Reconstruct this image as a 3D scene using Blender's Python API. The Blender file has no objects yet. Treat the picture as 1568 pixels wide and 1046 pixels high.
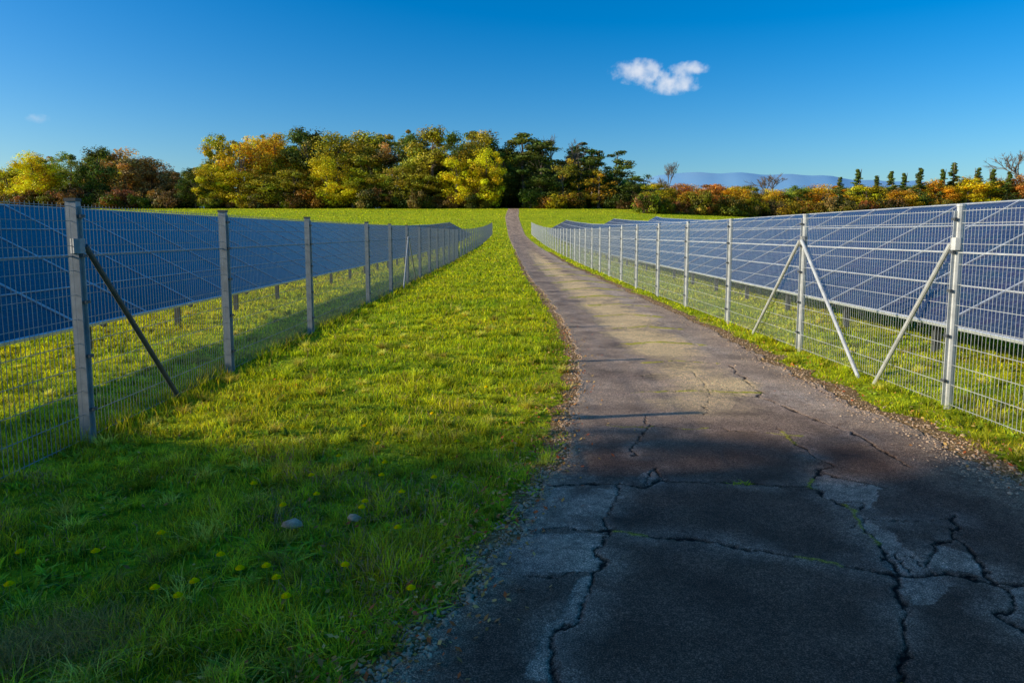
import bpy, bmesh, math, numpy as np
from mathutils import Vector
rng=np.random.default_rng(7)
sc=bpy.context.scene
sc.view_settings.view_transform='Standard'
try: sc.view_settings.look='None'
except Exception: pass
sc.view_settings.exposure=0
F=1045.0; PITCH=math.radians(6); HC=1.76; PY=467.8
SUN_EL=math.radians(20.3); SUN_DIR=np.array([-0.985,-0.17])
# ------------------------------------------------------------ terrain profile
KY=np.array([-60,0,40,60,80,100,116,135,150,175,200,215,260,400,800,2500,6000.])
KZ=np.array([0,0,0,.15,.5,1.05,1.6,3.0,4.3,6.8,9.0,9.5,10.5,8,2,0,0])
def G(y): return np.interp(y,KY,KZ)
def TZ(x,y):
    x=np.asarray(x,float); y=np.asarray(y,float)
    t=np.clip((x-20)/70,0,1); t=t*t*(3-2*t)
    return G(y)*(1-.27*t)
def gp(x,y):
    v=(y-PY)/F; u=(x-784)/F
    fy=math.cos(PITCH)-v*math.sin(PITCH); dz=math.sin(PITCH)+v*math.cos(PITCH)
    d=HC/dz*fy
    return (u/fy*d,d)
# ------------------------------------------------------------ numpy noise
def vnoise(x,y,seed=0):
    xi=np.floor(x).astype(np.int64); yi=np.floor(y).astype(np.int64)
    xf=x-xi; yf=y-yi
    def h(a,b):
        n=(a*374761393+b*668265263+seed*974711)&0x7fffffff
        n=((n^(n>>13))*1274126177)&0x7fffffff
        return ((n^(n>>16))&0xffff)/65535.0
    u=xf*xf*(3-2*xf); v=yf*yf*(3-2*yf)
    return (h(xi,yi)*(1-u)+h(xi+1,yi)*u)*(1-v)+(h(xi,yi+1)*(1-u)+h(xi+1,yi+1)*u)*v
def fbm(x,y,seed=0,o=4):
    s=0;a=.5
    for i in range(o):
        s=s+a*vnoise(x*2**i,y*2**i,seed+i*17); a*=.5
    return s/(1-.5**o)
# ------------------------------------------------------------ mesh helpers
def mesh_np(name,V,loops,starts,totals,mat=None,cols=None,smooth=False,mats=None,midx=None):
    me=bpy.data.meshes.new(name)
    me.vertices.add(len(V)); me.vertices.foreach_set('co',np.asarray(V,np.float32).ravel())
    me.loops.add(len(loops)); me.loops.foreach_set('vertex_index',np.asarray(loops,np.int32))
    me.polygons.add(len(starts)); me.polygons.foreach_set('loop_start',np.asarray(starts,np.int32))
    try: me.polygons.foreach_set('loop_total',np.asarray(totals,np.int32))
    except Exception: pass
    if midx is not None: me.polygons.foreach_set('material_index',np.asarray(midx,np.int32))
    if cols is not None:
        a=me.color_attributes.new('col','FLOAT_COLOR','POINT')
        c=np.ones((len(V),4),np.float32); c[:,:3]=cols; a.data.foreach_set('color',c.ravel())
    me.update(calc_edges=True)
    if smooth: me.polygons.foreach_set('use_smooth',np.ones(len(starts),bool))
    if mat: me.materials.append(mat)
    for m in (mats or []): me.materials.append(m)
    return me
def quads_mesh(name,V,Q,**k):
    Q=np.asarray(Q); n=len(Q)
    return mesh_np(name,V,Q.ravel(),np.arange(n)*4,np.full(n,4),**k)
def obj(name,me,parent=None,loc=(0,0,0)):
    o=bpy.data.objects.new(name,me); sc.collection.objects.link(o); o.location=loc
    if parent: o.parent=parent
    return o
def empty(name,loc=(0,0,0)):
    return obj(name,None,None,loc)
class MB:
    def __init__(s): s.v=[];s.f=[];s.m=[]
    def beam(s,a,b,w,h,m=0,n=4,up=(0,0,1),w2=None):
        a=Vector(a);b=Vector(b);d=(b-a).normalized();up=Vector(up)
        if abs(d.dot(up))>.99: up=Vector((0,1,0))
        sx=d.cross(up).normalized(); sy=sx.cross(d).normalized()
        k=len(s.v)
        if n==4:
            cs=[(-.5,-.5),(.5,-.5),(.5,.5),(-.5,.5)]
        else:
            cs=[(.5*math.cos(2*math.pi*i/n),.5*math.sin(2*math.pi*i/n)) for i in range(n)]
        r=1 if w2 is None else w2/w
        for p,q in ((a,1),(b,r)):
            for c in cs: s.v.append(tuple(p+sx*c[0]*w*q+sy*c[1]*h*q))
        for i in range(n):
            j=(i+1)%n; s.f.append((k+i,k+j,k+n+j,k+n+i)); s.m.append(m)
        s.f.append(tuple(range(k+n-1,k-1,-1))); s.m.append(m)
        s.f.append(tuple(range(k+n,k+2*n))); s.m.append(m)
    def mesh(s,name,mats,smooth=False):
        me=bpy.data.meshes.new(name); me.from_pydata(s.v,[],s.f)
        for m in mats: me.materials.append(m)
        me.polygons.foreach_set('material_index',s.m)
        if smooth: me.polygons.foreach_set('use_smooth',[True]*len(s.f))
        me.update(); return me
# ------------------------------------------------------------ materials
def newmat(name):
    m=bpy.data.materials.new(name); m.use_nodes=True; nt=m.node_tree
    return m,nt,nt.nodes['Principled BSDF'],nt.nodes['Material Output']
def N(nt,t,**k):
    n=nt.nodes.new(t)
    for a,b in k.items():
        if hasattr(n,a): setattr(n,a,b)
        else: n.inputs[a].default_value=b
    return n
def noise(nt,scale,detail=4,rough=.55,coord='Object',vec=None):
    n=nt.nodes.new('ShaderNodeTexNoise'); n.inputs['Scale'].default_value=scale
    n.inputs['Detail'].default_value=detail; n.inputs['Roughness'].default_value=rough
    if vec is None:
        tc=nt.nodes.new('ShaderNodeTexCoord'); vec=tc.outputs[coord]
    nt.links.new(vec,n.inputs['Vector']); return n
def ramp(nt,src,stops):
    r=nt.nodes.new('ShaderNodeValToRGB'); e=r.color_ramp.elements
    while len(e)<len(stops): e.new(.5)
    for i,(p,c) in enumerate(stops):
        e[i].position=p; e[i].color=(*c,1) if len(c)==3 else c
    nt.links.new(src,r.inputs[0]); return r
def mix(nt,a,b,fac,mode='MIX',clamp=False):
    m=nt.nodes.new('ShaderNodeMix'); m.data_type='RGBA'; m.blend_type=mode; m.clamp_result=clamp
    for s,v in ((6,a),(7,b),(0,fac)):
        if isinstance(v,(int,float)): m.inputs[s].default_value=v
        elif isinstance(v,tuple): m.inputs[s].default_value=(*v,1)
        else: nt.links.new(v,m.inputs[s])
    return m.outputs[2]
def bump(nt,src,strength,dist,bsdf):
    b=nt.nodes.new('ShaderNodeBump'); b.inputs['Strength'].default_value=strength; b.inputs['Distance'].default_value=dist
    nt.links.new(src,b.inputs['Height']); nt.links.new(b.outputs[0],bsdf.inputs['Normal']); return b
def leafmat(name,base,objcol=False,transl=.45,big=None,tmul=(1.15,1.12,.5)):
    m,nt,p,out=newmat(name); nt.nodes.remove(p)
    at=N(nt,'ShaderNodeAttribute'); at.attribute_name='col'
    c=at.outputs['Color']
    if objcol:
        oi=nt.nodes.new('ShaderNodeObjectInfo'); c=mix(nt,c,oi.outputs['Color'],1.0,'MULTIPLY')
    else:
        c=mix(nt,c,base,1.0,'MULTIPLY')
    if big:
        n=noise(nt,big,3); r=ramp(nt,n.outputs['Fac'],[(.3,(.68,.80,.8)),(.7,(1.2,1.05,1.1))])
        c=mix(nt,c,r.outputs[0],1.0,'MULTIPLY')
    c=mix(nt,c,(1,1,1),1.0,'MULTIPLY',True)
    d=nt.nodes.new('ShaderNodeBsdfPrincipled'); t=nt.nodes.new('ShaderNodeBsdfTranslucent')
    d.inputs['Roughness'].default_value=.55; d.inputs['Specular IOR Level'].default_value=.2
    nt.links.new(c,d.inputs['Base Color']); c2=mix(nt,c,tmul,1.0,'MULTIPLY',True); nt.links.new(c2,t.inputs['Color'])
    ms=nt.nodes.new('ShaderNodeMixShader'); ms.inputs[0].default_value=transl
    nt.links.new(d.outputs[0],ms.inputs[1]); nt.links.new(t.outputs[0],ms.inputs[2]); nt.links.new(ms.outputs[0],out.inputs[0])
    return m
M_grass=leafmat('grass_blades',(.90,.95,.014),transl=.45,big=.5)
M_leaf=leafmat('tree_leaves',(1,1,1),objcol=True,transl=.3)
M_fallen=leafmat('dry_leaf',(1,1,1),transl=.2)
M_ground,nt,p,_=newmat('meadow_ground')
n1=noise(nt,.35,5); n2=noise(nt,14,5,.7); n3=noise(nt,.06,3)
r1=ramp(nt,n1.outputs['Fac'],[(.3,(.42,.52,.012)),(.5,(.58,.68,.015)),(.72,(.74,.74,.02))])
r2=ramp(nt,n2.outputs['Fac'],[(.3,(.22,.22,.26)),(.65,(1.1,1.06,1))])
r3=ramp(nt,n3.outputs['Fac'],[(.35,(.8,.88,.9)),(.65,(1.1,1.05,1))])
c=mix(nt,r1.outputs[0],r2.outputs[0],.85,'MULTIPLY'); c=mix(nt,c,r3.outputs[0],1.0,'MULTIPLY')
nt.links.new(c,p.inputs['Base Color']); p.inputs['Roughness'].default_value=.9; p.inputs['Specular IOR Level'].default_value=.1
bump(nt,n2.outputs['Fac'],.9,.12,p)
M_road,nt,p,_=newmat('cracked_asphalt')
at=N(nt,'ShaderNodeAttribute'); at.attribute_name='col'
sp=noise(nt,150,3,.8); sp2=noise(nt,35,4,.7); sp3=noise(nt,1.6,5,.6)
rs=ramp(nt,sp.outputs['Fac'],[(.34,(.30,.30,.30)),(.52,(.9,.9,.9)),(.64,(3.0,2.9,2.8))])
rs2=ramp(nt,sp2.outputs['Fac'],[(.3,(.6,.6,.6)),(.7,(1.45,1.42,1.36))])
rs3=ramp(nt,sp3.outputs['Fac'],[(.3,(.75,.75,.78)),(.7,(1.28,1.25,1.2))])
c=mix(nt,at.outputs['Color'],rs.outputs[0],.9,'MULTIPLY'); c=mix(nt,c,rs2.outputs[0],.85,'MULTIPLY'); c=mix(nt,c,rs3.outputs[0],.9,'MULTIPLY')
nt.links.new(c,p.inputs['Base Color']); p.inputs['Roughness'].default_value=.85; p.inputs['Specular IOR Level'].default_value=.12
hm=N(nt,'ShaderNodeMath',operation='ADD'); nt.links.new(sp.outputs['Fac'],hm.inputs[0]); nt.links.new(sp2.outputs['Fac'],hm.inputs[1])
bump(nt,hm.outputs[0],.7,.012,p)
def metal(name,col,rough=.45,met=.6):
    m,nt,p,_=newmat(name); n=noise(nt,9,5,.7)
    r=ramp(nt,n.outputs['Fac'],[(.3,tuple(v*.75 for v in col)),(.7,tuple(min(1,v*1.2) for v in col))])
    nt.links.new(r.outputs[0],p.inputs['Base Color']); p.inputs['Metallic'].default_value=met; p.inputs['Roughness'].default_value=rough
    bump(nt,n.outputs['Fac'],.15,.004,p); return m
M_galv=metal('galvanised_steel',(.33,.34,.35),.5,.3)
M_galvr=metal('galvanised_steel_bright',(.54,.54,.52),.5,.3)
M_wire=metal('galvanised_wire_shaded',(.28,.30,.31),.55,.3)  # left fence wire: darker copy with its shade side painted in
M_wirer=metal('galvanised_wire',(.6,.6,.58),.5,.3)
M_dark=metal('dark_steel',(.10,.105,.11),.6,.3)
M_alu=metal('aluminium_frame',(.62,.64,.66),.45,.2)
M_cap=metal('post_cap',(.08,.085,.09),.7,0)
def panelmat(name,c1,c2,line,spec):
    m,nt,p,_=newmat(name)
    uv=nt.nodes.new('ShaderNodeUVMap'); sx=nt.nodes.new('ShaderNodeSeparateXYZ'); nt.links.new(uv.outputs[0],sx.inputs[0])
    def grid(o,n,w):
        a=N(nt,'ShaderNodeMath',operation='MULTIPLY'); a.inputs[1].default_value=n; nt.links.new(o,a.inputs[0])
        b=N(nt,'ShaderNodeMath',operation='FRACT'); nt.links.new(a.outputs[0],b.inputs[0])
        c_=N(nt,'ShaderNodeMath',operation='SUBTRACT'); c_.inputs[1].default_value=.5; nt.links.new(b.outputs[0],c_.inputs[0])
        d=N(nt,'ShaderNodeMath',operation='ABSOLUTE'); nt.links.new(c_.outputs[0],d.inputs[0])
        e=N(nt,'ShaderNodeMath',operation='GREATER_THAN'); e.inputs[1].default_value=.5-w; nt.links.new(d.outputs[0],e.inputs[0]); return e
    g1=grid(sx.outputs[0],10,.026); g2=grid(sx.outputs[1],6,.026)
    mx=N(nt,'ShaderNodeMath',operation='MAXIMUM'); nt.links.new(g1.outputs[0],mx.inputs[0]); nt.links.new(g2.outputs[0],mx.inputs[1])
    n=noise(nt,.6,4); r=ramp(nt,n.outputs['Fac'],[(.3,c1),(.7,c2)])
    wn=nt.nodes.new('ShaderNodeTexVoronoi'); wn.inputs['Scale'].default_value=6; tc=nt.nodes.new('ShaderNodeTexCoord'); nt.links.new(tc.outputs['Object'],wn.inputs['Vector'])
    c0=mix(nt,r.outputs[0],wn.outputs['Color'],.015)
    c=mix(nt,c0,line,mx.outputs[0])
    nt.links.new(c,p.inputs['Base Color']); p.inputs['Roughness'].default_value=.22; p.inputs['IOR'].default_value=1.4
    p.inputs['Specular IOR Level'].default_value=spec
    return m
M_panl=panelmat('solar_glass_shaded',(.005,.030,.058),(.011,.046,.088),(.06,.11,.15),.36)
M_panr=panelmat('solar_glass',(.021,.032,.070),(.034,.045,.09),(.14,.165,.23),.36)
M_bark,nt,p,_=newmat('bark'); n=noise(nt,3,5,.7); r=ramp(nt,n.outputs['Fac'],[(.3,(.09,.068,.05)),(.7,(.26,.2,.15))]); nt.links.new(r.outputs[0],p.inputs['Base Color']); p.inputs['Roughness'].default_value=.9
M_stone,nt,p,_=newmat('stone'); n=noise(nt,25,5,.7); r=ramp(nt,n.outputs['Fac'],[(.3,(.30,.19,.11)),(.7,(.74,.53,.35))]); nt.links.new(r.outputs[0],p.inputs['Base Color']); p.inputs['Roughness'].default_value=.95; p.inputs['Specular IOR Level'].default_value=.1
M_soil,nt,p,_=newmat('soil'); n=noise(nt,30,6,.7); r=ramp(nt,n.outputs['Fac'],[(.3,(.10,.055,.02)),(.5,(.28,.16,.06)),(.7,(.58,.40,.2))]); nt.links.new(r.outputs[0],p.inputs['Base Color']); p.inputs['Roughness'].default_value=.95; p.inputs['Specular IOR Level'].default_value=.1; bump(nt,n.outputs['Fac'],1,.02,p)
M_yel,nt,p,_=newmat('yellow_petals'); n=noise(nt,40,2); r=ramp(nt,n.outputs['Fac'],[(.3,(1,.60,.0)),(.7,(1,.72,.0))]); nt.links.new(r.outputs[0],p.inputs['Base Color']); p.inputs['Roughness'].default_value=1; p.inputs['Specular IOR Level'].default_value=0
M_stalk,nt,p,_=newmat('flower_stalk'); p.inputs['Base Color'].default_value=(.2,.3,.03,1)
M_hill,nt,p,_=newmat('hazy_hills'); n=noise(nt,.004,5); r=ramp(nt,n.outputs['Fac'],[(.35,(.20,.42,.66)),(.65,(.26,.47,.68))]); nt.links.new(r.outputs[0],p.inputs['Base Color']); p.inputs['Roughness'].default_value=1; p.inputs['Specular IOR Level'].default_value=0  # blue air haze painted into the base colour
# ------------------------------------------------------------ ground sheet
def axis(knots):
    out=[]
    for a,b,s in knots: out+=list(np.arange(a,b,s))
    return np.array(sorted(set(np.round(out,4))))
gx=axis([(-3000,-400,200),(-400,-100,20),(-100,-20,5),(-20,-6,1),(-6,6,.25),(6,20,1),(20,100,5),(100,400,20),(400,3001,200)])
gy=axis([(-60,0,4),(0,12,.25),(12,40,1),(40,120,4),(120,260,5),(260,420,20),(400,6001,200)])
gy=np.array(sorted(set(gy)|set(KY)))
X,Y=np.meshgrid(gx,gy); Z=TZ(X,Y)
def und(x,y): return (np.clip((-.9-x)/.5,0,1)+np.clip((x-4.1)/.4,0,1))*(np.abs(x)<20)*(np.abs(y)<30)*(fbm(x*.9,y*.9,3)-.5)*.07
Z=Z+und(X,Y)
V=np.stack([X,Y,Z],-1).reshape(-1,3); nx=len(gx); ny=len(gy)
i,j=np.meshgrid(np.arange(nx-1),np.arange(ny-1)); a=(j*nx+i).ravel()
obj('meadow_ground',quads_mesh('meadow_ground',V,np.stack([a,a+1,a+1+nx,a+nx],-1),mat=M_ground,smooth=True))
# ------------------------------------------------------------ road
Lpts=[(560,1100),(600,1045),(720,900),(800,800),(868,690),(887,620),(885,550),(865,500),(840,460),(808,420)]
Rl=[gp(*q) for q in Lpts]
Ly=[-10,0]+[q[1] for q in Rl]+[60,100,165,215,260]
Lx=[-1.2,-.9]+[q[0] for q in Rl]+[.35,-.35,-1.6,-.9,-.9]
Ry=[-10,4.7,6.1,8.1,11.3,15,21,32,60,100,165,215,260]
Rx=[3.9,3.62,3.55,3.5,3.55,3.55,3.5,3.25,3.1,2.35,1.6,2.2,2.2]
def RL(y): return np.interp(y,Ly,Lx)
def RR(y): return np.interp(y,Ry,Rx)
ys=[-8.,-4,-1,1.0]; y=1.5
while y<225:
    ys.append(y); y+=.010 if y<6.0 else (.018 if y<11 else .0055*y*(1 if y<40 else 2.5))
ys=np.array(sorted(set(ys)|set(KY[(KY>0)&(KY<225)])))
nxr=360; t=np.linspace(0,1,nxr)
wob=(fbm(ys*1.3,ys*0,11)-.5)*.22; wob2=(fbm(ys*1.3,ys*0+5,12)-.5)*.3
fine=(fbm(ys*7,ys*0,21)-.5)*.14; fine2=(fbm(ys*7,ys*0,22)-.5)*.14
l=RL(ys)+wob+fine; r_=RR(ys)+wob2+fine2
X=l[:,None]+(r_-l)[:,None]*t[None]; Y=np.repeat(ys[:,None],nxr,1)
def pl(*pts): return [gp(*q) for q in pts]
cracks=[(pl((845,747),(905,742),(975,750),(1010,737),(1040,745),(1130,742),(1200,748),(1252,745)),.011),
(pl((800,815),(850,812),(930,820),(1000,825),(1090,835),(1190,850),(1290,868),(1370,882),(1450,885),(1568,905)),.012),
(pl((985,640),(992,655),(970,680),(975,700)),.008),
(pl((940,750),(938,775),(922,800),(925,830),(920,865),(905,885),(898,915),(885,945),(860,975),(840,1010),(838,1045),(830,1100)),.010),
(pl((760,880),(830,886),(905,880)),.007),
(pl((1190,660),(1265,715),(1240,745),(1275,770),(1310,790),(1325,825),(1350,855),(1370,885),(1375,930),(1390,970),(1385,1010),(1380,1060)),.012),
(pl((1262,728),(1320,742),(1355,752)),.008),(pl((1272,770),(1325,775),(1320,790)),.007),
(pl((1460,795),(1465,830),(1500,860),(1510,890),(1540,910),(1535,950),(1568,975)),.010),
(pl((1465,830),(1430,842),(1422,872)),.007),(pl((1345,862),(1400,858),(1425,885)),.007),
(pl((1360,850),(1390,880)),.007),(pl((1300,815),(1330,800),(1400,806),(1460,800)),.006),
(pl((1110,560),(1150,590),(1168,612),(1230,640),(1300,665),(1400,720)),.012),
(pl((950,607),(1060,600),(1165,612)),.009),(pl((930,655),(1100,660),(1230,672)),.010),
(pl((1080,640),(1090,600),(1060,570)),.004),(pl((1000,722),(1022,745)),.007),(pl((975,750),(1000,722)),.007),
(pl((1100,530),(1180,545),(1240,590),(1330,640)),.008),(pl((900,575),(960,580),(1010,575)),.007),(pl((1060,500),(1120,515),(1170,560)),.009)]
ncr=len(cracks)
for yy,xa,xb in ((602,1000,1160),(556,985,1095),(527,960,1070),(503,940,1040),(484,915,1010),(468,900,990),(455,880,965),(443,865,950),(432,850,930),(422,838,912),(413,826,900),(405,818,885)):
    cracks.append((pl((xa,yy+2),((xa+xb)/2,yy-1),(xb,yy+3)),(.010+.0002*(560-yy)) if yy<600 else .007))
WX=X+(fbm(X*5,Y*5,31)-.5)*.14+(fbm(X*30,Y*30,33)-.5)*.05; WY=Y+(fbm(X*5,Y*5,32)-.5)*.14+(fbm(X*30,Y*30,34)-.5)*.05
crk=np.zeros_like(X); moss=np.zeros_like(X); halo=np.zeros_like(X)
for ci,(P,w) in enumerate(cracks):
    y0=min(q[1] for q in P)-.7; y1=max(q[1] for q in P)+.7
    rows=(ys>y0)&(ys<y1); wx=WX[rows]; wy=WY[rows]; dm=np.full(wx.shape,9.)
    for (ax,ay),(bx,by) in zip(P[:-1],P[1:]):
        dx,dy=bx-ax,by-ay; tt=np.clip(((wx-ax)*dx+(wy-ay)*dy)/(dx*dx+dy*dy),0,1)
        dm=np.minimum(dm,np.hypot(wx-ax-tt*dx,wy-ay-tt*dy))
    ww=w*(.25+1.1*vnoise(wx*7,wy*7,ci))
    crk[rows]=np.maximum(crk[rows],np.clip(1.6-dm/ww,0,1))
    if ci<ncr: halo[rows]=np.maximum(halo[rows],np.clip(1-dm/.2,0,1)*np.clip(fbm(wx*4,wy*4,ci+90)*3-1.0,0,1))
    if ci>=ncr: moss[rows]=np.maximum(moss[rows],np.clip(1.6-dm/(w*4.0*(.3+vnoise(wx*2,wy*2,ci+3))),0,1)*(fbm(wx*9,wy*9,ci+50)>.40))
    elif ci in (1,5,14,15): moss[rows]=np.maximum(moss[rows],np.clip(1-dm/(w*1.8),0,1)*(vnoise(wx*3,wy*3,ci+50)>.62))
def inpoly(P,x,y):
    c=np.zeros(x.shape,bool); n=len(P)
    for k in range(n):
        (x1,y1),(x2,y2)=P[k],P[(k+1)%n]
        if y1==y2: continue
        c^=((y1>y)!=(y2>y))&(x<(x2-x1)*(y-y1)/(y2-y1)+x1)
    return c
polys=[((850,747),(940,752),(925,800),(930,816),(805,812)),((800,820),(920,822),(922,860),(905,880),(755,882)),
((905,890),(900,920),(880,960),(850,995),(838,1045),(795,1045),(850,960),(880,890)),((975,732),(1000,722),(1025,742),(980,750)),
((1262,728),(1350,752),(1330,788),(1275,770),(1245,748)),((1320,795),(1340,800),(1375,840),(1430,872),(1400,882),(1350,860)),
((1435,842),(1490,855),(1505,888),(1422,876)),((1540,908),(1568,905),(1580,960),(1540,945)),((1345,862),(1400,858),(1450,900),(1400,930),(1375,900))]
patch=np.zeros_like(X)
nr=ys<9
for P in polys:
    patch[nr]=np.maximum(patch[nr],inpoly(pl(*P),WX[nr],WY[nr]).astype(float))
n_a=fbm(X*1.1,Y*.55,41); n_b=fbm(X*4,Y*4,42); n_c=fbm(X*22,Y*22,43,3); n_d=fbm(X*1.8,Y*1.8,46)
patch*=np.clip(n_b*2.4-.2,.3,1)
age_lit=np.clip((Y-5.3)/1.6,0,1)  # near stretch painted darker for the shadow, older sunlit stretch beyond paler
cx=np.interp(ys,[0,5,6,8,12,18,30,60,200],[1.8,2.0,2.05,2.2,2.3,2.2,2.0,1.7,.6])[:,None]
side=np.clip(1-np.abs(X-cx-(n_b-.5)*.6)/.8,0,1)
band=vnoise(X*.7,Y*1.3,44)
sand=np.clip(side*2.2*(n_a*1.3+.1)*(.3+1.2*band)*(.3+1.3*n_c)-.25,0,1)*np.clip((Y-6)/1.4,0,1)*np.clip((70-Y)/30,0,1)
dark=np.array([.145,.084,.056]); old_lit=np.array([.42,.295,.205]); grey=np.array([.46,.31,.225])
base=dark+(old_lit-dark)*age_lit[...,None]
base=base*(.55+.9*n_b)[...,None]*(1-.38*age_lit*np.clip(n_d*4-1.8,0,1))[...,None]
edge=np.clip(1-(X-l[:,None])/.25,0,1)+np.clip(1-(r_[:,None]-X)/.75,0,1)*.9
edge=np.clip(edge*(n_c*1.6),0,1)*.65
base=base+(np.array([.48,.35,.23])-base)*edge[...,None]
base=base+(grey*(.6+.8*n_c[...,None])-base)*np.clip(np.maximum(patch*.9,halo*.55),0,1)[...,None]
right_old=np.clip(1-np.abs(X-3.0)/.7,0,1)*np.clip(n_a*2.4-.5,0,1)*age_lit*np.clip(n_c*2-.3,0,1)
base=base+(np.array([.66,.52,.40])-base)*(right_old*.85)[...,None]
base=base+(np.array([.85,.60,.30])-base)*np.clip(sand,0,.88)[...,None]
base=base+(np.array([.52,.46,.03])-base)*(np.clip(moss,0,1)*.9)[...,None]
base=base*(1-.92*crk*(1-np.clip(moss,0,1)*.9))[...,None]
Zr=G(Y)+.022-.011*crk*(1-np.clip(moss,0,1))+(n_b-.5)*.006-.004*patch+.006*moss
ed=np.zeros_like(X); ed[:,0]=1; ed[:,-1]=1
Zr=Zr-ed*.03
V=np.stack([X,Y,Zr],-1).reshape(-1,3); nyr=len(ys)
i,j=np.meshgrid(np.arange(nxr-1),np.arange(nyr-1)); a=(j*nxr+i).ravel()
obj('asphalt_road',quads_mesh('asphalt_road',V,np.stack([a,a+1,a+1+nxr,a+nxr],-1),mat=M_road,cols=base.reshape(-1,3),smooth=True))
def leftedge(y): return np.interp(y,ys,l)
def rightedge(y): return np.interp(y,ys,r_)
sy=ys[(ys>0)&(ys<60)][::4]
Vs=[];Qs=[]
for sgn,e,wd in ((-1,leftedge(sy),.17),(1,rightedge(sy),.26)):
    k0=len(Vs)
    for q,(yy,ee) in enumerate(zip(sy,e)):
        w_=wd*(.5+1.1*float(fbm(np.array([yy*3.]),np.array([7.]),int(200+sgn))[0]))
        z=float(G(yy))
        Vs+= [(ee-sgn*.03,yy,z+.010),(ee+sgn*w_*.5,yy,z+.014),(ee+sgn*w_,yy,z+.004)]
        if q:
            b=k0+q*3
            for m in (0,1): Qs.append((b-3+m,b-2+m,b+1+m,b+m) if sgn>0 else (b+m,b+1+m,b-2+m,b-3+m))
obj('soil_verge',quads_mesh('soil_verge',np.array(Vs),Qs,mat=M_soil,smooth=True))
# ------------------------------------------------------------ grass
def make_blades(name,x,y,h,w,col,lean=.5,mat=M_grass,z=None):
    n=len(x); yaw=rng.uniform(0,2*np.pi,n); la=rng.uniform(0,2*np.pi,n); ln=rng.uniform(.05,lean,n)*h*1.3
    z0=TZ(x,y)-.01+und(x,y)
    dx=np.cos(yaw)*w/2; dy=np.sin(yaw)*w/2; lx=np.cos(la)*ln; ly=np.sin(la)*ln
    V=np.zeros((n,5,3),np.float32)
    V[:,0]=np.stack([x-dx,y-dy,z0],-1); V[:,1]=np.stack([x+dx,y+dy,z0],-1)
    V[:,2]=np.stack([x+dx*.8+lx*.35,y+dy*.8+ly*.35,z0+h*.6],-1); V[:,3]=np.stack([x-dx*.8+lx*.35,y-dy*.8+ly*.35,z0+h*.6],-1)
    V[:,4]=np.stack([x+lx,y+ly,z0+h*np.where(ln>h*.7,.8,1)],-1)
    b=np.arange(n)*5
    loops=np.stack([b,b+1,b+2,b+3,b+3,b+2,b+4],-1).ravel()
    starts=np.stack([np.arange(n)*7,np.arange(n)*7+4],-1).ravel(); tot=np.tile([4,3],n)
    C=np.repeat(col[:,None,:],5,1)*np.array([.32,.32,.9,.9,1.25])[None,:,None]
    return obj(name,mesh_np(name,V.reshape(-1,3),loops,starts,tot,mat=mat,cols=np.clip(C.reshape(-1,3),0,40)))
def grasscol(x,y):
    n=len(x); k=rng.random(n); f=fbm(x*.8,y*.8,61); g=fbm(x*5,y*5,62); g2=fbm(x*1.5+9,y*1.5,63); g3=fbm(x*14,y*14,66,2)
    c=np.ones((n,3)); c*=(.35+1.05*rng.random(n))[:,None]*(.25+1.5*g)[:,None]*(.45+1.1*g3)[:,None]
    yel=np.clip((f-.48)*3+rng.normal(0,.3,n),0,1)[:,None]
    c=c*(1-yel)+c*np.array([1.25,1.05,1.0])*yel
    near=np.clip((8-y)/3,0,1)
    pd=.03+.28*np.clip(g2*3-1.4,0,1)*(.35+near)
    dry=(k<pd)[:,None]; c=np.where(dry,np.array([[1.0,.66,14.0]])*(.35+.7*rng.random((n,1))),c)
    dk=((k>.5)&(k<.5+.5*np.clip(1.25-g2*1.6,0,1)))[:,None]; c=np.where(dk,c*np.array([.42,.64,1.6]),c)
    near=near[:,None]; c=c*(1-near)+c*np.array([1.02,.85,1.9])*near
    return c
NB=780000
d=np.exp(rng.uniform(math.log(1.7),math.log(212),NB)); xx=rng.uniform(-1,1,NB)*(.80*d+.8)
le=leftedge(d); re=rightedge(d)
en=fbm(xx*5,d*5,71)
keep=((xx<le+.03-(en-.35)*.6)|(xx>re+.10+(en-.3)*.5))
keep&=~((np.abs(xx)>14)&(d<60)&(np.abs(xx)<60))
thin=fbm(xx*2.2,d*2.2,77); keep&=(rng.random(len(d))<np.clip(thin*3-.5,.25,1))|(d>9)
xx,d=xx[keep],d[keep]
tn=fbm(xx*3.6,d*3.6,72)
hh=(.014+.105*tn**1.8)*rng.uniform(.5,1.7,len(d))*np.clip(1+d/100,1,1.9)
edgep=np.clip(np.minimum(np.abs(xx-leftedge(d)),np.abs(xx-rightedge(d)))/.35,.4,1); hh*=edgep
hh=np.where(xx>2,hh*.75,hh)
tus=fbm(xx*1.7,d*1.7,74)>.60; hh=np.where(tus,hh*1.5,hh)
ww=np.maximum(.0046,.00105*d)*rng.uniform(.6,1.5,len(d))
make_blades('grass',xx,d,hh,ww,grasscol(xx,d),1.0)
nt_=1300; ty=np.exp(rng.uniform(math.log(1.9),math.log(16),nt_)); tx=rng.uniform(-1,1,nt_)*(.78*ty+.4)
kp=(tx<leftedge(ty)-.12)|(tx>rightedge(ty)+.3); tx,ty=tx[kp],ty[kp]
m=60; X_=np.repeat(tx,m)+rng.normal(0,.026,len(tx)*m); Y_=np.repeat(ty,m)+rng.normal(0,.026,len(tx)*m)
hb=np.repeat(rng.uniform(.05,.13,len(tx)),m)*rng.uniform(.6,1.3,len(X_)); cb=np.repeat(rng.uniform(.4,1.7,len(tx)),m)[:,None]*np.repeat(np.where(rng.random(len(tx))<.3,1,0)[:,None]*np.array([[.3,.05,7]])+np.array([[.74,.76,2.2]]),m,0)
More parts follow.
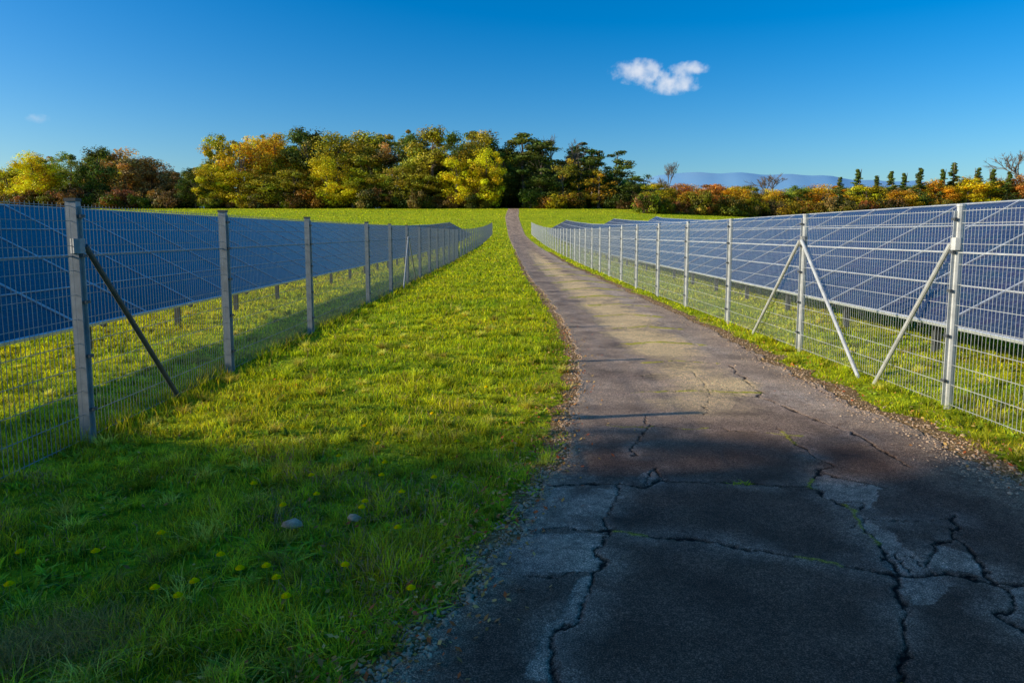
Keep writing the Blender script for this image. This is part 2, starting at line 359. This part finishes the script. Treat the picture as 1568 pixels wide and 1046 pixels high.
make_blades('grass_tufts',X_,Y_,hb,np.maximum(.005,.001*Y_),cb*rng.uniform(.6,1.3,(len(X_),1)),1.5)
nf=12000; yy=np.exp(rng.uniform(math.log(4),math.log(60),nf)); xf=np.where(rng.random(nf)<.75,-3.55+rng.normal(0,.16,nf),rng.normal(4.3,.12,nf))
cl=fbm(xf*2,yy*2,81)>.46; xf,yy=xf[cl],yy[cl]
c=np.ones((len(yy),3))*rng.uniform(.3,.8,(len(yy),1)); dr=rng.random(len(yy))<.3; c[dr]*=np.array([1.0,.66,6])
make_blades('tall_grass',xf,yy,rng.uniform(.06,.20,len(yy))*np.where(xf>0,.6,1),np.maximum(.004,.0009*yy),c,.5)
gx0,gy0=gp(100,1000); nt_=3200
xa=gx0+rng.normal(0,.17,nt_); ya=gy0+rng.normal(0,.10,nt_)
make_blades('dry_grass_tuft',xa,ya,rng.uniform(.06,.16,nt_),np.full(nt_,.0034),np.array([[1.05,.66,16]])*rng.uniform(.4,1.1,(nt_,1)),1.1)
nw=2600; dw=np.exp(rng.uniform(math.log(1.8),math.log(12),nw)); xw=rng.uniform(-1,1,nw)*(.8*dw+.5)
kp=((xw<leftedge(dw)-.05)|(xw>rightedge(dw)+.25))&(fbm(xw*1.5,dw*1.5,91)>.42)
xw,dw=xw[kp],dw[kp]; m=9
X_=np.repeat(xw,m)+rng.normal(0,.02,len(xw)*m); Y_=np.repeat(dw,m)+rng.normal(0,.02,len(xw)*m)
make_blades('broadleaf_weeds',X_,Y_,rng.uniform(.035,.08,len(X_)),rng.uniform(.014,.028,len(X_)),np.repeat(np.array([[.44,.56,2.4]])*rng.uniform(.5,1.6,(len(xw),1)),m,0),1.9)
# ------------------------------------------------------------ gravel, leaves, flowers
phi=(1+5**.5)/2
ico=np.array([(-1,phi,0),(1,phi,0),(-1,-phi,0),(1,-phi,0),(0,-1,phi),(0,1,phi),(0,-1,-phi),(0,1,-phi),(phi,0,-1),(phi,0,1),(-phi,0,-1),(-phi,0,1)])/1.9
icf=np.array([(0,11,5),(0,5,1),(0,1,7),(0,7,10),(0,10,11),(1,5,9),(5,11,4),(11,10,2),(10,7,6),(7,1,8),(3,9,4),(3,4,2),(3,2,6),(3,6,8),(3,8,9),(4,9,5),(2,4,11),(6,2,10),(8,6,7),(9,8,1)])
def rocks(name,P,S):
    n=len(P); V=ico[None]*(1+rng.uniform(-.3,.3,(n,12,1)))
    V=V*S[:,None,None]*rng.uniform(.6,1.2,(n,1,3))*np.array([1,1,.55])
    a=rng.uniform(0,6.28,n); c,s=np.cos(a)[:,None],np.sin(a)[:,None]
    V=np.stack([V[...,0]*c-V[...,1]*s,V[...,0]*s+V[...,1]*c,V[...,2]],-1)+P[:,None]
    Fc=(icf[None]+(np.arange(n)*12)[:,None,None]).reshape(-1,3)
    return obj(name,mesh_np(name,V.reshape(-1,3),Fc.ravel(),np.arange(len(Fc))*3,np.full(len(Fc),3),mat=M_stone))
ng=16000; yg=np.exp(rng.uniform(math.log(1.8),math.log(30),ng)); sd=rng.random(ng)<.4
xg=np.where(sd,leftedge(yg)+rng.normal(-.04,.055,ng),rightedge(yg)+rng.normal(.02,.17,ng))
zz=G(yg)+np.where((xg>leftedge(yg)+.02)&(xg<rightedge(yg)-.02),.022,.016)
rocks('gravel',np.stack([xg,yg,zz],-1),np.minimum(rng.gamma(1.5,.0032,ng)+.002,.022))
q=gp(450,822); rocks('field_stone',np.array([[q[0],q[1],.08]]),np.array([.055]))
q=gp(542,812); rocks('field_stone',np.array([[q[0],q[1],.08]]),np.array([.055]))
nl=3400; yl=np.exp(rng.uniform(math.log(1.9),math.log(14),nl)); sd=rng.random(nl)<.75
xl=np.where(sd,leftedge(yl)+rng.normal(-.16,.18,nl),rightedge(yl)+rng.normal(.25,.2,nl)); ex=rng.random(nl)<.14; xl[ex]=rng.uniform(-3,0,ex.sum())
Vl=[];Cl=[]
for k in range(nl):
    on=leftedge(yl[k])<xl[k]<rightedge(yl[k]); z=float(G(yl[k]))+(.028 if on else .02+rng.random()*.06); s=rng.uniform(.007,.022); a=rng.uniform(0,6.28); tl=rng.uniform(-.6,.6,2)
    for (px,py) in ((-1,0),(0,-.55),(1,0),(0,.55)):
        ux=px*math.cos(a)-py*math.sin(a); uy=px*math.sin(a)+py*math.cos(a)
        Vl.append((xl[k]+ux*s,yl[k]+uy*s,z+s*(ux*tl[0]+uy*tl[1])+.004))
    c=[(.5,.2,.05),(.7,.32,.07),(.6,.13,.03),(.8,.48,.14)][rng.integers(4)]; Cl+=[c]*4
obj('fallen_leaves',quads_mesh('fallen_leaves',np.array(Vl),np.arange(nl*4).reshape(-1,4),mat=M_fallen,cols=np.array(Cl)))
fb=MB()
fl=[(410,902),(440,947),(530,900),(486,778),(478,748),(616,778),(240,936),(18,930),(580,692),(662,645),(665,748),(435,797),(555,800),(300,925),(520,716),(700,690),(630,930),(370,910),(275,945),(585,745),(745,600),(560,665),(590,730),(425,915),(60,620),(35,880),(560,790),(340,880),(610,840),(250,850),(390,760),(150,880)]
for (a_,b_) in fl:
    x0,y0=gp(a_,b_+14); h=.135+rng.random()*.04; R=.021
    fb.beam((x0,y0,0),(x0,y0,h),.003,.003,1,4)
    for lay in (0,1):
        for r_i in range(9):
            a=(r_i+.5*lay)*2*math.pi/9; R2=R*(1-.35*lay)
            fb.beam((x0,y0,h+.004*lay),(x0+R2*math.cos(a),y0+R2*math.sin(a),h+.006+.006*lay),.012,.004,0,4)
    fb.beam((x0,y0,h),(x0,y0,h+.018),.018,.018,0,6)
obj('dandelion_flowers',fb.mesh('dandelions',[M_yel,M_stalk]))
q=gp(1135,745); n=90
make_blades('crack_weed',q[0]+rng.normal(0,.035,n),q[1]+rng.normal(0,.012,n),rng.uniform(.03,.06,n),np.full(n,.006),np.array([[.8,.9,1]])*rng.uniform(.6,1.1,(n,1)),1.2)
# ------------------------------------------------------------ fences
def fence(name,xs_of,posts,braces,yend,ystart,col2,mg,mw):
    root=empty(name)
    pb=MB()
    for k,yp in enumerate(posts):
        x=xs_of(yp); z=float(G(yp)); w=.085 if col2 else .08
        pb.beam((x,yp,z-.1),(x,yp,z+2.02),w,w*.8,0,4 if col2 else 10)
        pb.beam((x,yp,z+2.02),(x,yp,z+2.045),w*1.12,w*.95,1 if col2 else 0,4 if col2 else 10)
        s=-1 if x<0 else 1
        pb.beam((x-s*.05,yp,z+.05),(x-s*.05,yp,z+1.98),.035,.012,0,4)
        for zc in (.3,.75,1.2,1.58,1.9):
            pb.beam((x-s*.062,yp-.03,z+zc),(x-s*.062,yp+.03,z+zc),.026,.026,2)
    obj('posts',pb.mesh('posts',[mg,M_cap,M_dark]),root)
    bb=MB()
    for (yp,dy,mt) in braces:
        x=xs_of(yp); z=float(G(yp)); s=-1 if x<0 else 1
        bb.beam((x-s*.06,yp+.03*np.sign(dy),z+1.66),(xs_of(yp+dy)-s*.10,yp+dy,float(G(yp+dy))-.04),.048,.048,mt,10)
        bb.beam((x-s*.02,yp,z+1.60),(x-s*.02,yp,z+1.72),.11,.11,0,8)
    obj('braces',bb.mesh('braces',[mg,M_dark]),root)
    wb=MB()
    seg=list(np.arange(ystart,yend,3.0))+[yend]
    for zc in list(np.arange(.06,2.0,.2))+[1.98]:
        th=.0046
        for a,b in zip(seg[:-1],seg[1:]):
            s_=max(1,a/22)
            wb.beam((xs_of(a),a,float(G(a))+zc),(xs_of(b),b,float(G(b))+zc),th*s_**.4,th*s_**.4,0,4)
    for a,b in zip(seg[:-1],seg[1:]):
        wb.beam((xs_of(a)-.01,a,float(G(a))+1.575),(xs_of(b)-.01,b,float(G(b))+1.575),.008,.012,0,4)
    y=ystart
    while y<yend:
        x=xs_of(y); z=float(G(y)); th=.0031 if y<14 else .0035
        wb.beam((x,y,z+.04),(x,y,z+2.0),th,th,0,4)
        y+=.05 if y<45 else .12
    obj('wire_mesh',wb.mesh('wire',[mw]),root)
    return root
LX=lambda y: float(np.interp(y,[0,12,60,116],[-3.6,-3.53,-3.6,-3.3]))
RX=lambda y: float(np.interp(y,[0,7,13,22,60,116],[4.45,4.38,4.25,4.02,3.9,3.3]))
pl_=[2.4,5.6,8.45,11.85,16.7,19.9,23.1]+list(np.arange(26.3,116,3.1)); pr_=[3.4,6.72,10.1,13.3,16.25,19.1,22.0]+list(np.arange(25,118,3.0))
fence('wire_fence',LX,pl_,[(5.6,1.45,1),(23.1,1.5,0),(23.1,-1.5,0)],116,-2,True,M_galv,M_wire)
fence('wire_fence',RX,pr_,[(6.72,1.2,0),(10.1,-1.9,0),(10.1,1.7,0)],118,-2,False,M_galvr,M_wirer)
# ------------------------------------------------------------ solar arrays
def array(name,s,xl_,zl,xh,zh,y0,y1,zoff=0.):
    root=empty(name); MW,rows=1.66,4
    n=int((y1-y0)/MW); Lx_,Lz=s*(xh-xl_),zh-zl; L=math.hypot(Lx_,Lz)
    nrm=np.array([-Lz*s*1.0,0,abs(Lx_)])/L
    def P(y,t,o=0):
        g=float(TZ(s*xl_,y))+zoff
        return (s*xl_+Lx_*t+nrm[0]*o,y,zl+g+Lz*t+nrm[2]*o)
    V=[];Q=[];UV=[];
    for i in range(n):
        ya=y0+i*MW; yb=ya+MW-.006
        for j in range(rows):
            ta,tb=j/rows,(j+1)/rows-.002
            jz=rng.uniform(-.005,.005,4)
            k=len(V); V+= [P(ya,ta,jz[0]),P(yb,ta,jz[1]),P(yb,tb,jz[2]),P(ya,tb,jz[3])]
            Q.append((k,k+1,k+2,k+3) if s<0 else (k,k+3,k+2,k+1)); UV+= ([(0,0),(1,0),(1,1),(0,1)] if s<0 else [(0,0),(0,1),(1,1),(1,0)])
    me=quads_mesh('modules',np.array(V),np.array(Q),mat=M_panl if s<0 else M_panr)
    uvl=me.uv_layers.new(name='UVMap'); uvl.data.foreach_set('uv',np.array(UV,np.float32).ravel())
    obj('modules',me,root)
    b=MB()
    for i in range(n+1):
        ya=y0+i*MW; w=.030*max(1,ya/28)**.3
        b.beam(P(ya,-.002,-.010),P(ya,1.002,-.010),w,.05,0,4,up=tuple(nrm))
        if i<n:
            for j in range(rows+1):
                w3=w if j in (0,rows) else w*(.5 if s<0 else .75)
                b.beam(P(ya,j/rows,-.011),P(ya+MW,j/rows,-.011),w3,.046,0,4,up=tuple(nrm))
    obj('frames',b.mesh('frames',[M_alu]),root)
    b=MB(); y=y0+.8
    while y<y1-.5:
        for t in (.10,.80):
            p=P(y,t,-.16); b.beam((p[0],y,float(TZ(p[0],y))-.1),(p[0],y,p[2]),.09,.07,0,4)
        b.beam(P(y,.02,-.13),P(y,.98,-.13),.06,.09,0,4,up=tuple(nrm)); y+=2.75
    for t in (.12,.4,.65,.9):
        y=y0
        while y<y1-3:
            b.beam(P(y,t,-.06),P(min(y+4,y1),t,-.06),.05,.05,0,4,up=tuple(nrm)); y+=4
    obj('supports',b.mesh('supports',[M_dark]),root)
array('solar_panel_array',-1,5.9,.5,9.3,2.28,1.0,103)
array('solar_panel_array',1,5.9,.52,9.3,2.36,1.0,118)
array('solar_panel_array',-1,14.5,.7,18.2,2.75,1.0,31)
array('solar_panel_array',1,14.0,.6,17.4,2.5,1.0,118,.1)
array('solar_panel_array',1,22.0,.6,25.4,2.5,20,122,.25)
# ------------------------------------------------------------ trees
def clumps_mesh(name,C,R,nper,size,rng_,trunkH,trunkR,limbs=True,flat=1.0):
    b=MB()
    if trunkH>0:
        px=py=0; last=(0,0,-.5)
        for k in range(1,6):
            z=trunkH*k/5; px+=rng_.uniform(-.25,.25); py+=rng_.uniform(-.25,.25)
            b.beam(last,(px,py,z),2*trunkR*(1-.16*(k-1)),2*trunkR*(1-.16*(k-1)),0,7,w2=2*trunkR*(1-.16*k)); last=(px,py,z)
        if limbs:
            for k in rng_.choice(len(C),min(len(C),16),replace=False):
                z0=min(trunkH*rng_.uniform(.35,.95),max(1,C[k][2]-1)); b.beam((px*.6,py*.6,z0),tuple(C[k]),.3*trunkR*2*.6,.3*trunkR*2*.6,0,5,w2=.04)
    n=len(C)*nper; ci=np.repeat(np.arange(len(C)),nper)
    dirs=rng_.normal(size=(n,3)); dirs/=np.linalg.norm(dirs,axis=1)[:,None]
    rad=rng_.random(n)**.42
    P=C[ci]+dirs*(R[ci]*rad)[:,None]*np.array([1,1,flat])
    nr_=dirs*1.1+rng_.normal(size=(n,3))*.4; nr_/=np.linalg.norm(nr_,axis=1)[:,None]
    t1=np.cross(nr_,rng_.normal(size=(n,3))); t1/=np.linalg.norm(t1,axis=1)[:,None]; t2=np.cross(nr_,t1)
    s=(size*rng_.uniform(.6,1.3,n))[:,None]
    V=np.stack([P-t1*s,P-t2*s*.6,P+t1*s,P+t2*s*.6],1).reshape(-1,3)
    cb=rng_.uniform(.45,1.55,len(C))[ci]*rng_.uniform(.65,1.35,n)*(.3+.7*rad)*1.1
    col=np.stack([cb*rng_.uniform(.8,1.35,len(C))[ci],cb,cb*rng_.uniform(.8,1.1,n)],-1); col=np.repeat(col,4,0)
    tv=np.array(b.v).reshape(-1,3); nv=len(tv)
    loops=[];starts=[];tot=[];st=0
    for f in b.f: loops+=list(f); starts.append(st); tot.append(len(f)); st+=len(f)
    q=np.arange(n*4)+nv
    loops=np.concatenate([np.array(loops,int),q]); starts=np.concatenate([np.array(starts,int),st+np.arange(n)*4]); tot=np.concatenate([np.array(tot,int),np.full(n,4)])
    mi=np.concatenate([np.zeros(len(b.f),int),np.ones(n,int)])
    allV=np.concatenate([tv,V]) if nv else V
    cols=np.concatenate([np.ones((nv,3)),col]) if nv else col
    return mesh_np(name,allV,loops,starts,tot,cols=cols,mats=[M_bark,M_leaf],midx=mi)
def broad(seed,sparse=False):
    r=np.random.default_rng(seed); n=54 if not sparse else 36
    C=[]
    while len(C)<n:
        p=r.uniform(-1,1,3)
        q=np.linalg.norm(p*np.array([1,1,.95]))
        if .3<q<1: C.append([p[0]*4.3*(1-.2*max(0,p[2])),p[1]*4.3,9.6+p[2]*7.9])
    C=np.array(C); R=r.uniform(.9,2.2,n)*(1 if not sparse else .8)
    return clumps_mesh('broadleaf',C,R,190 if not sparse else 90,.21,r,15,.4)
def pine(seed):
    r=np.random.default_rng(seed); C=[]
    for k in range(34):
        z=r.uniform(6,19.3); rr=(3.4*(1-abs((z-12.5)/8)**1.6)+.3)*r.uniform(.3,1); a=r.uniform(0,6.28); C.append([rr*math.cos(a),rr*math.sin(a),z])
    C=np.array(C); return clumps_mesh('pine',C,r.uniform(.8,1.6,34),120,.22,r,18.5,.32,flat=.6)
def spruce(seed):
    r=np.random.default_rng(seed); C=[];R=[]
    for k in range(90):
        z=2+17.5*(k/90); w=3.6*(1-(z-1)/19)+.1; a=r.uniform(0,6.28); rr=w*r.uniform(.25,1.0); C.append([rr*math.cos(a),rr*math.sin(a),z-rr*.25]); R.append(.35+w*.22)
    return clumps_mesh('spruce',np.array(C),np.array(R),70,.20,r,19.5,.3,limbs=False,flat=.5)
def shrub(seed):
    r=np.random.default_rng(seed); C=[]
    for k in range(20): C.append([r.uniform(-3,3),r.uniform(-2,2),r.uniform(.8,4.2)])
    return clumps_mesh('shrub',np.array(C),r.uniform(.8,1.7,20),100,.22,r,2,.12)
def bare(seed):
    r=np.random.default_rng(seed); b=MB()
    def br(p,d,L,w,dep):
        q=p+d*L; b.beam(tuple(p),tuple(q),w,w,0,4,w2=w*.6)
        if dep==0: return
        for k in range(4 if dep>1 else 5):
            nd=(d+Vector(r.normal(0,.42,3))+Vector((0,0,.12))).normalized(); st=p+d*L*r.uniform(.45,1)
            br(st,nd,L*r.uniform(.5,.75),w*.62,dep-1)
    br(Vector((0,0,-.3)),Vector((0,0,1)),7.5,.5,5)
    return b.mesh('bare',[M_bark])
BR=[broad(i) for i in range(1,7)]; SP=[broad(20+i,True) for i in range(2)]; PI=[pine(i+40) for i in range(3)]; SR=[spruce(i+50) for i in range(2)]; SH=[shrub(i+60) for i in range(4)]; BA=[bare(i+70) for i in range(2)]
K=2.1
def tree_at(name,me,x_img,top,wpx,d,col,pw=10.4,ph=19.3,parent=None):
    Xw=(x_img-784)/F*d; zb=float(TZ(Xw,d)); H=(HC+(358-top)/F*d*.985-zb)*(1.07 if x_img<980 else 1.03)
    if name=='bare_tree': ph=max(v.co.z for v in me.vertices)
    o=obj(name,me,parent,(Xw,d,zb-.2)); s=wpx*d/F/pw*1.06; o.scale=(s*rng.uniform(.9,1.1),s,max(.1,H/ph)); o.rotation_euler=(0,0,rng.uniform(0,6.28)); 
    v=rng.uniform(.85,1.15)*K; o.color=(*[min(.9,q*v) for q in col],1); return o
YE=(.48,.33,.008);YG=(.29,.255,.010);GR=(.11,.145,.014);DG=(.062,.085,.014);OL=(.20,.18,.016);OC=(.36,.225,.016);RU=(.30,.145,.028);BN=(.26,.165,.055);OR=(.44,.22,.012)
T=[('B',20,258,60,YG),('B',62,233,75,YE),('B',115,234,70,GR),('B',160,222,60,DG),('B',200,228,95,BN),('B',240,240,80,BN),('B',275,262,70,BN),('B',305,258,60,DG),
('B',345,206,80,YG),('S',378,202,80,OC),('B',425,204,95,OC),('B',475,193,85,DG),('B',522,203,95,OL),('B',560,199,85,OL),('S',605,216,85,BN),('B',632,203,80,DG),('B',665,192,95,OL),('B',700,238,60,YE),('B',700,203,70,DG),('B',737,200,85,OL),('B',745,228,66,YE),('B',775,222,70,DG),('P',802,212,80,DG),('P',825,222,70,DG),('A',855,214,60,BN),('P',888,221,72,DG),('P',905,235,56,DG),('P',940,237,66,DG),('S',860,240,60,OL),('S',915,262,60,OC),('B',965,278,50,DG),('S',985,266,44,DG),
('B',1005,276,60,YG),('A',1020,248,26,BN),('B',1045,278,66,RU),('B',1085,279,74,RU),('B',1125,282,64,OR),('B',1142,280,54,OL),('A',1175,268,50,BN),('B',1180,287,62,OC),('B',1217,282,50,GR),('B',1255,280,80,OR),('R',1306,258,44,DG),('B',1320,279,70,YG),('R',1356,261,44,DG),('R',1376,264,40,DG),('R',1400,256,46,DG),('B',1425,272,74,OR),('R',1450,248,48,DG),('R',1434,258,40,DG),('B',1478,268,74,YE),('R',1510,258,44,DG),('B',1520,272,74,OC),('A',1558,232,60,BN),('B',1556,264,74,RU),('B',1590,260,70,RU),('B',1640,255,80,OC),('B',-30,250,80,OL),('B',-90,245,90,YG),('R',1335,268,40,DG),('R',1488,256,44,DG),('R',1535,262,40,DG),('R',1280,270,36,DG),
('B',372,262,70,YG),('B',410,266,76,OL),('B',455,258,70,OL),('B',505,240,76,YG),('B',545,258,76,YG),('B',590,266,76,OL),('B',650,264,76,OL),('B',735,260,60,OL),('B',830,264,64,DG),('B',330,250,60,YG),('B',620,250,66,OL),('B',445,232,66,YG),('B',570,232,66,OL),('B',1370,288,60,OR),('B',1290,292,60,YE),('B',1060,292,60,OR)]
PN={'B':('broadleaf_tree',BR,10.4,19.3),'S':('broadleaf_tree',SP,9.5,19.0),'P':('pine_tree',PI,7.6,19.8),'R':('spruce_tree',SR,7.4,20.3),'A':('bare_tree',BA,9,19)}
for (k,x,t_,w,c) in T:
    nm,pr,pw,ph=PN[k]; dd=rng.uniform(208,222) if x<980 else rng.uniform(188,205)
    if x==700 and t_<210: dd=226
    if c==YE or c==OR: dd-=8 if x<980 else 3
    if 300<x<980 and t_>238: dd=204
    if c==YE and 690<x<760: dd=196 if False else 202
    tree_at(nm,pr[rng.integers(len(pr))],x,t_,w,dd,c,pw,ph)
fr=empty('distant_forest')
px=[-200,0,60,150,230,290,330,345,480,660,760,830,900,950,985,1010,1100,1200,1400,1568,1800]; pt=[262,262,243,235,240,262,250,216,204,202,210,228,242,256,276,284,283,284,276,270,262]
for k in range(240):
    x=rng.uniform(-180,1750) if k<215 else rng.uniform(720,850); t_=np.interp(x,px,pt)+rng.uniform(2,26 if x<980 else 9)
    if k>=215: t_+=rng.uniform(0,50)
    tree_at('forest_tree',(BR+PI)[rng.integers(9 if x<980 else 6)],x,t_,rng.uniform(50,85),rng.uniform(224,262),[DG,GR,OL,YG,BN,OL,GR][rng.integers(7)],10.4,19.3,fr)
un=empty('undergrowth_hedgerow')
for k in range(640):
    x=rng.uniform(-200,1760)
    dd=rng.uniform(199,208) if x<980 else rng.uniform(180,192)
    back=k>260
    if back: x=rng.uniform(-200,1760) if k<560 else rng.uniform(700,860); dd=rng.uniform(216,250)
    Xw=(x-784)/F*dd
    if abs(Xw-.6)<4 and dd<216: continue
    o=obj('shrub',SH[rng.integers(4)],un,(Xw,dd,float(TZ(Xw,dd))-.3)); s=rng.uniform(.6,1.25)*(1.4 if back else 1); o.scale=(s,s,s*rng.uniform(.7,1.2)); o.rotation_euler=(0,0,rng.uniform(0,6.28))
    c=[DG,GR,BN,OL,RU,BN,YG][rng.integers(7)] if not back else DG; o.color=(*[q*rng.uniform(.8,1.3) for q in c],1)
def bigtree(seed):
    r=np.random.default_rng(seed); C=[]
    for k in range(120):
        a=r.uniform(0,6.28); z=r.uniform(2.5,14.2); w=7.4*max(.03,1-(max(0,z-4)/11.0)**2); rr=w*r.random()**.45; C.append([rr*math.cos(a),rr*math.sin(a),z])
    return clumps_mesh('bigtree',np.array(C),r.uniform(1.0,1.6,120),190,.29,r,13,.4)
bt=bigtree(90)
for k,(x,y) in enumerate(((-28,-4.6),(-30,-11),(-27.5,-17),(-29,-26))):
    o=obj('shadow_tree',bt,None,(x,y,0)); o.rotation_euler=(0,0,k*1.3); o.color=(.12,.16,.02,1); o.scale=(1.02,1.02,1.02)  # added out of view to cast the foreground shadow, crown shaped for its edge
# ------------------------------------------------------------ distant hills
hx=np.linspace(-3000,4500,160); hv=[];hq=[]
for k,x in enumerate(hx):
    xi=784+x/3200*F; t_=np.interp(xi,[-200,600,950,1030,1120,1180,1260,1340,1500,2200],[310,310,284,268,265,271,271,279,286,296])
    zt=HC+(358-t_)/F*3200+5*math.sin(x*.011)+3*math.sin(x*.031)
    hv+=[(x,2900,-5),(x,3050,zt*.6),(x,3200,zt),(x,3700,zt*.5)]
for k in range(len(hx)-1):
    for m in range(3): hq.append((k*4+m,k*4+4+m,k*4+5+m,k*4+1+m))
obj('distant_hills',quads_mesh('hills',np.array(hv),hq,mat=M_hill,smooth=True))
# ------------------------------------------------------------ cloud (volume)
def cloud(name,d,parts,dens,em):
    root=empty(name)
    m=bpy.data.materials.new(name+'_vapour'); m.use_nodes=True; nt=m.node_tree; nt.nodes.clear()
    out=nt.nodes.new('ShaderNodeOutputMaterial'); tc=nt.nodes.new('ShaderNodeTexCoord')
    ln=N(nt,'ShaderNodeVectorMath',operation='LENGTH'); nt.links.new(tc.outputs['Object'],ln.inputs[0])
    n=noise(nt,2.4,6,.68); geo=nt.nodes.new('ShaderNodeNewGeometry')
    n.inputs['Scale'].default_value=.045; nt.links.new(geo.outputs['Position'],n.inputs['Vector'])
    f=N(nt,'ShaderNodeMath',operation='SUBTRACT'); f.inputs[0].default_value=1.0; nt.links.new(ln.outputs['Value'],f.inputs[1])
    nm=N(nt,'ShaderNodeMath',operation='MULTIPLY_ADD'); nt.links.new(n.outputs['Fac'],nm.inputs[0]); nm.inputs[1].default_value=3.0; nm.inputs[2].default_value=-1.7
    ad=N(nt,'ShaderNodeMath',operation='ADD'); nt.links.new(f.outputs[0],ad.inputs[0]); nt.links.new(nm.outputs[0],ad.inputs[1])
    mn=N(nt,'ShaderNodeMath',operation='MINIMUM'); nt.links.new(ad.outputs[0],mn.inputs[0]); 
    f2=N(nt,'ShaderNodeMath',operation='MULTIPLY'); nt.links.new(f.outputs[0],f2.inputs[0]); f2.inputs[1].default_value=2.5; nt.links.new(f2.outputs[0],mn.inputs[1])
    cl=N(nt,'ShaderNodeMath',operation='MAXIMUM'); cl.inputs[1].default_value=0; nt.links.new(mn.outputs[0],cl.inputs[0])
    dm=N(nt,'ShaderNodeMath',operation='MULTIPLY'); dm.inputs[1].default_value=dens; nt.links.new(cl.outputs[0],dm.inputs[0])
    ab=nt.nodes.new('ShaderNodeVolumeAbsorption'); ab.inputs['Color'].default_value=(0,0,0,1); nt.links.new(dm.outputs[0],ab.inputs['Density'])
    e=nt.nodes.new('ShaderNodeEmission'); e.inputs['Color'].default_value=(.93,.95,1,1)  # emission stands in for sunlight scattered by the cloud
    em_=N(nt,'ShaderNodeMath',operation='MULTIPLY'); em_.inputs[1].default_value=em; nt.links.new(dm.outputs[0],em_.inputs[0]); nt.links.new(em_.outputs[0],e.inputs['Strength'])
    a=nt.nodes.new('ShaderNodeAddShader'); nt.links.new(ab.outputs[0],a.inputs[0]); nt.links.new(e.outputs[0],a.inputs[1]); nt.links.new(a.outputs[0],out.inputs['Volume'])
    try: m.cycles.volume_step_rate=.25
    except Exception: pass
    bm=bmesh.new(); bmesh.ops.create_icosphere(bm,subdivisions=3,radius=1.0); me=bpy.data.meshes.new('puff'); bm.to_mesh(me); bm.free(); me.materials.append(m)
    for k,(x,y,w,h) in enumerate(parts):
        o=obj('puff_%d'%k,me,root,((x-784)/F*d,d,HC+(358-y)/F*d*.975)); o.scale=(w/2*d/F,w/3*d/F,h/2*d/F)
cloud('cloud',1500,[(972,113,96,40),(1022,131,96,34),(1048,108,70,22)],.045,.95)
cloud('cloud',1500,[(75,183,42,16)],.02,.9)
# ------------------------------------------------------------ light
w=bpy.data.worlds.new('World'); sc.world=w; w.use_nodes=True; nt=w.node_tree
bg=nt.nodes['Background']; sky=nt.nodes.new('ShaderNodeTexSky'); sky.sky_type='NISHITA'; sky.sun_disc=False
sky.sun_elevation=SUN_EL
az=math.atan2(SUN_DIR[0],SUN_DIR[1])
sky.sun_rotation=az
sky.air_density=1.0; sky.dust_density=1.3; sky.ozone_density=3.5
hs=nt.nodes.new('ShaderNodeHueSaturation'); hs.inputs['Saturation'].default_value=1.5
nt.links.new(sky.outputs[0],hs.inputs['Color'])
wb=mix(nt,hs.outputs[0],(.88,1.04,1.13),1.0,'MULTIPLY')
nt.links.new(wb,bg.inputs['Color']); bg.inputs['Strength'].default_value=.148
L=bpy.data.lights.new('sun','SUN'); L.energy=5; L.angle=math.radians(.55); L.color=(1,.90,.70)
lo=bpy.data.objects.new('sun',L); sc.collection.objects.link(lo)
sv=Vector((SUN_DIR[0]*math.cos(SUN_EL),SUN_DIR[1]*math.cos(SUN_EL),math.sin(SUN_EL)))
lo.rotation_euler=sv.to_track_quat('Z','Y').to_euler()
# ------------------------------------------------------------ camera
cam=bpy.data.cameras.new('camera'); co=bpy.data.objects.new('camera',cam); sc.collection.objects.link(co)
cam.lens=24; cam.sensor_width=36; cam.clip_end=12000; cam.clip_start=.05
cam.shift_y=-(523-PY)/1568
co.location=(0,0,HC); co.rotation_euler=(math.pi/2-PITCH,0,0)
sc.camera=co
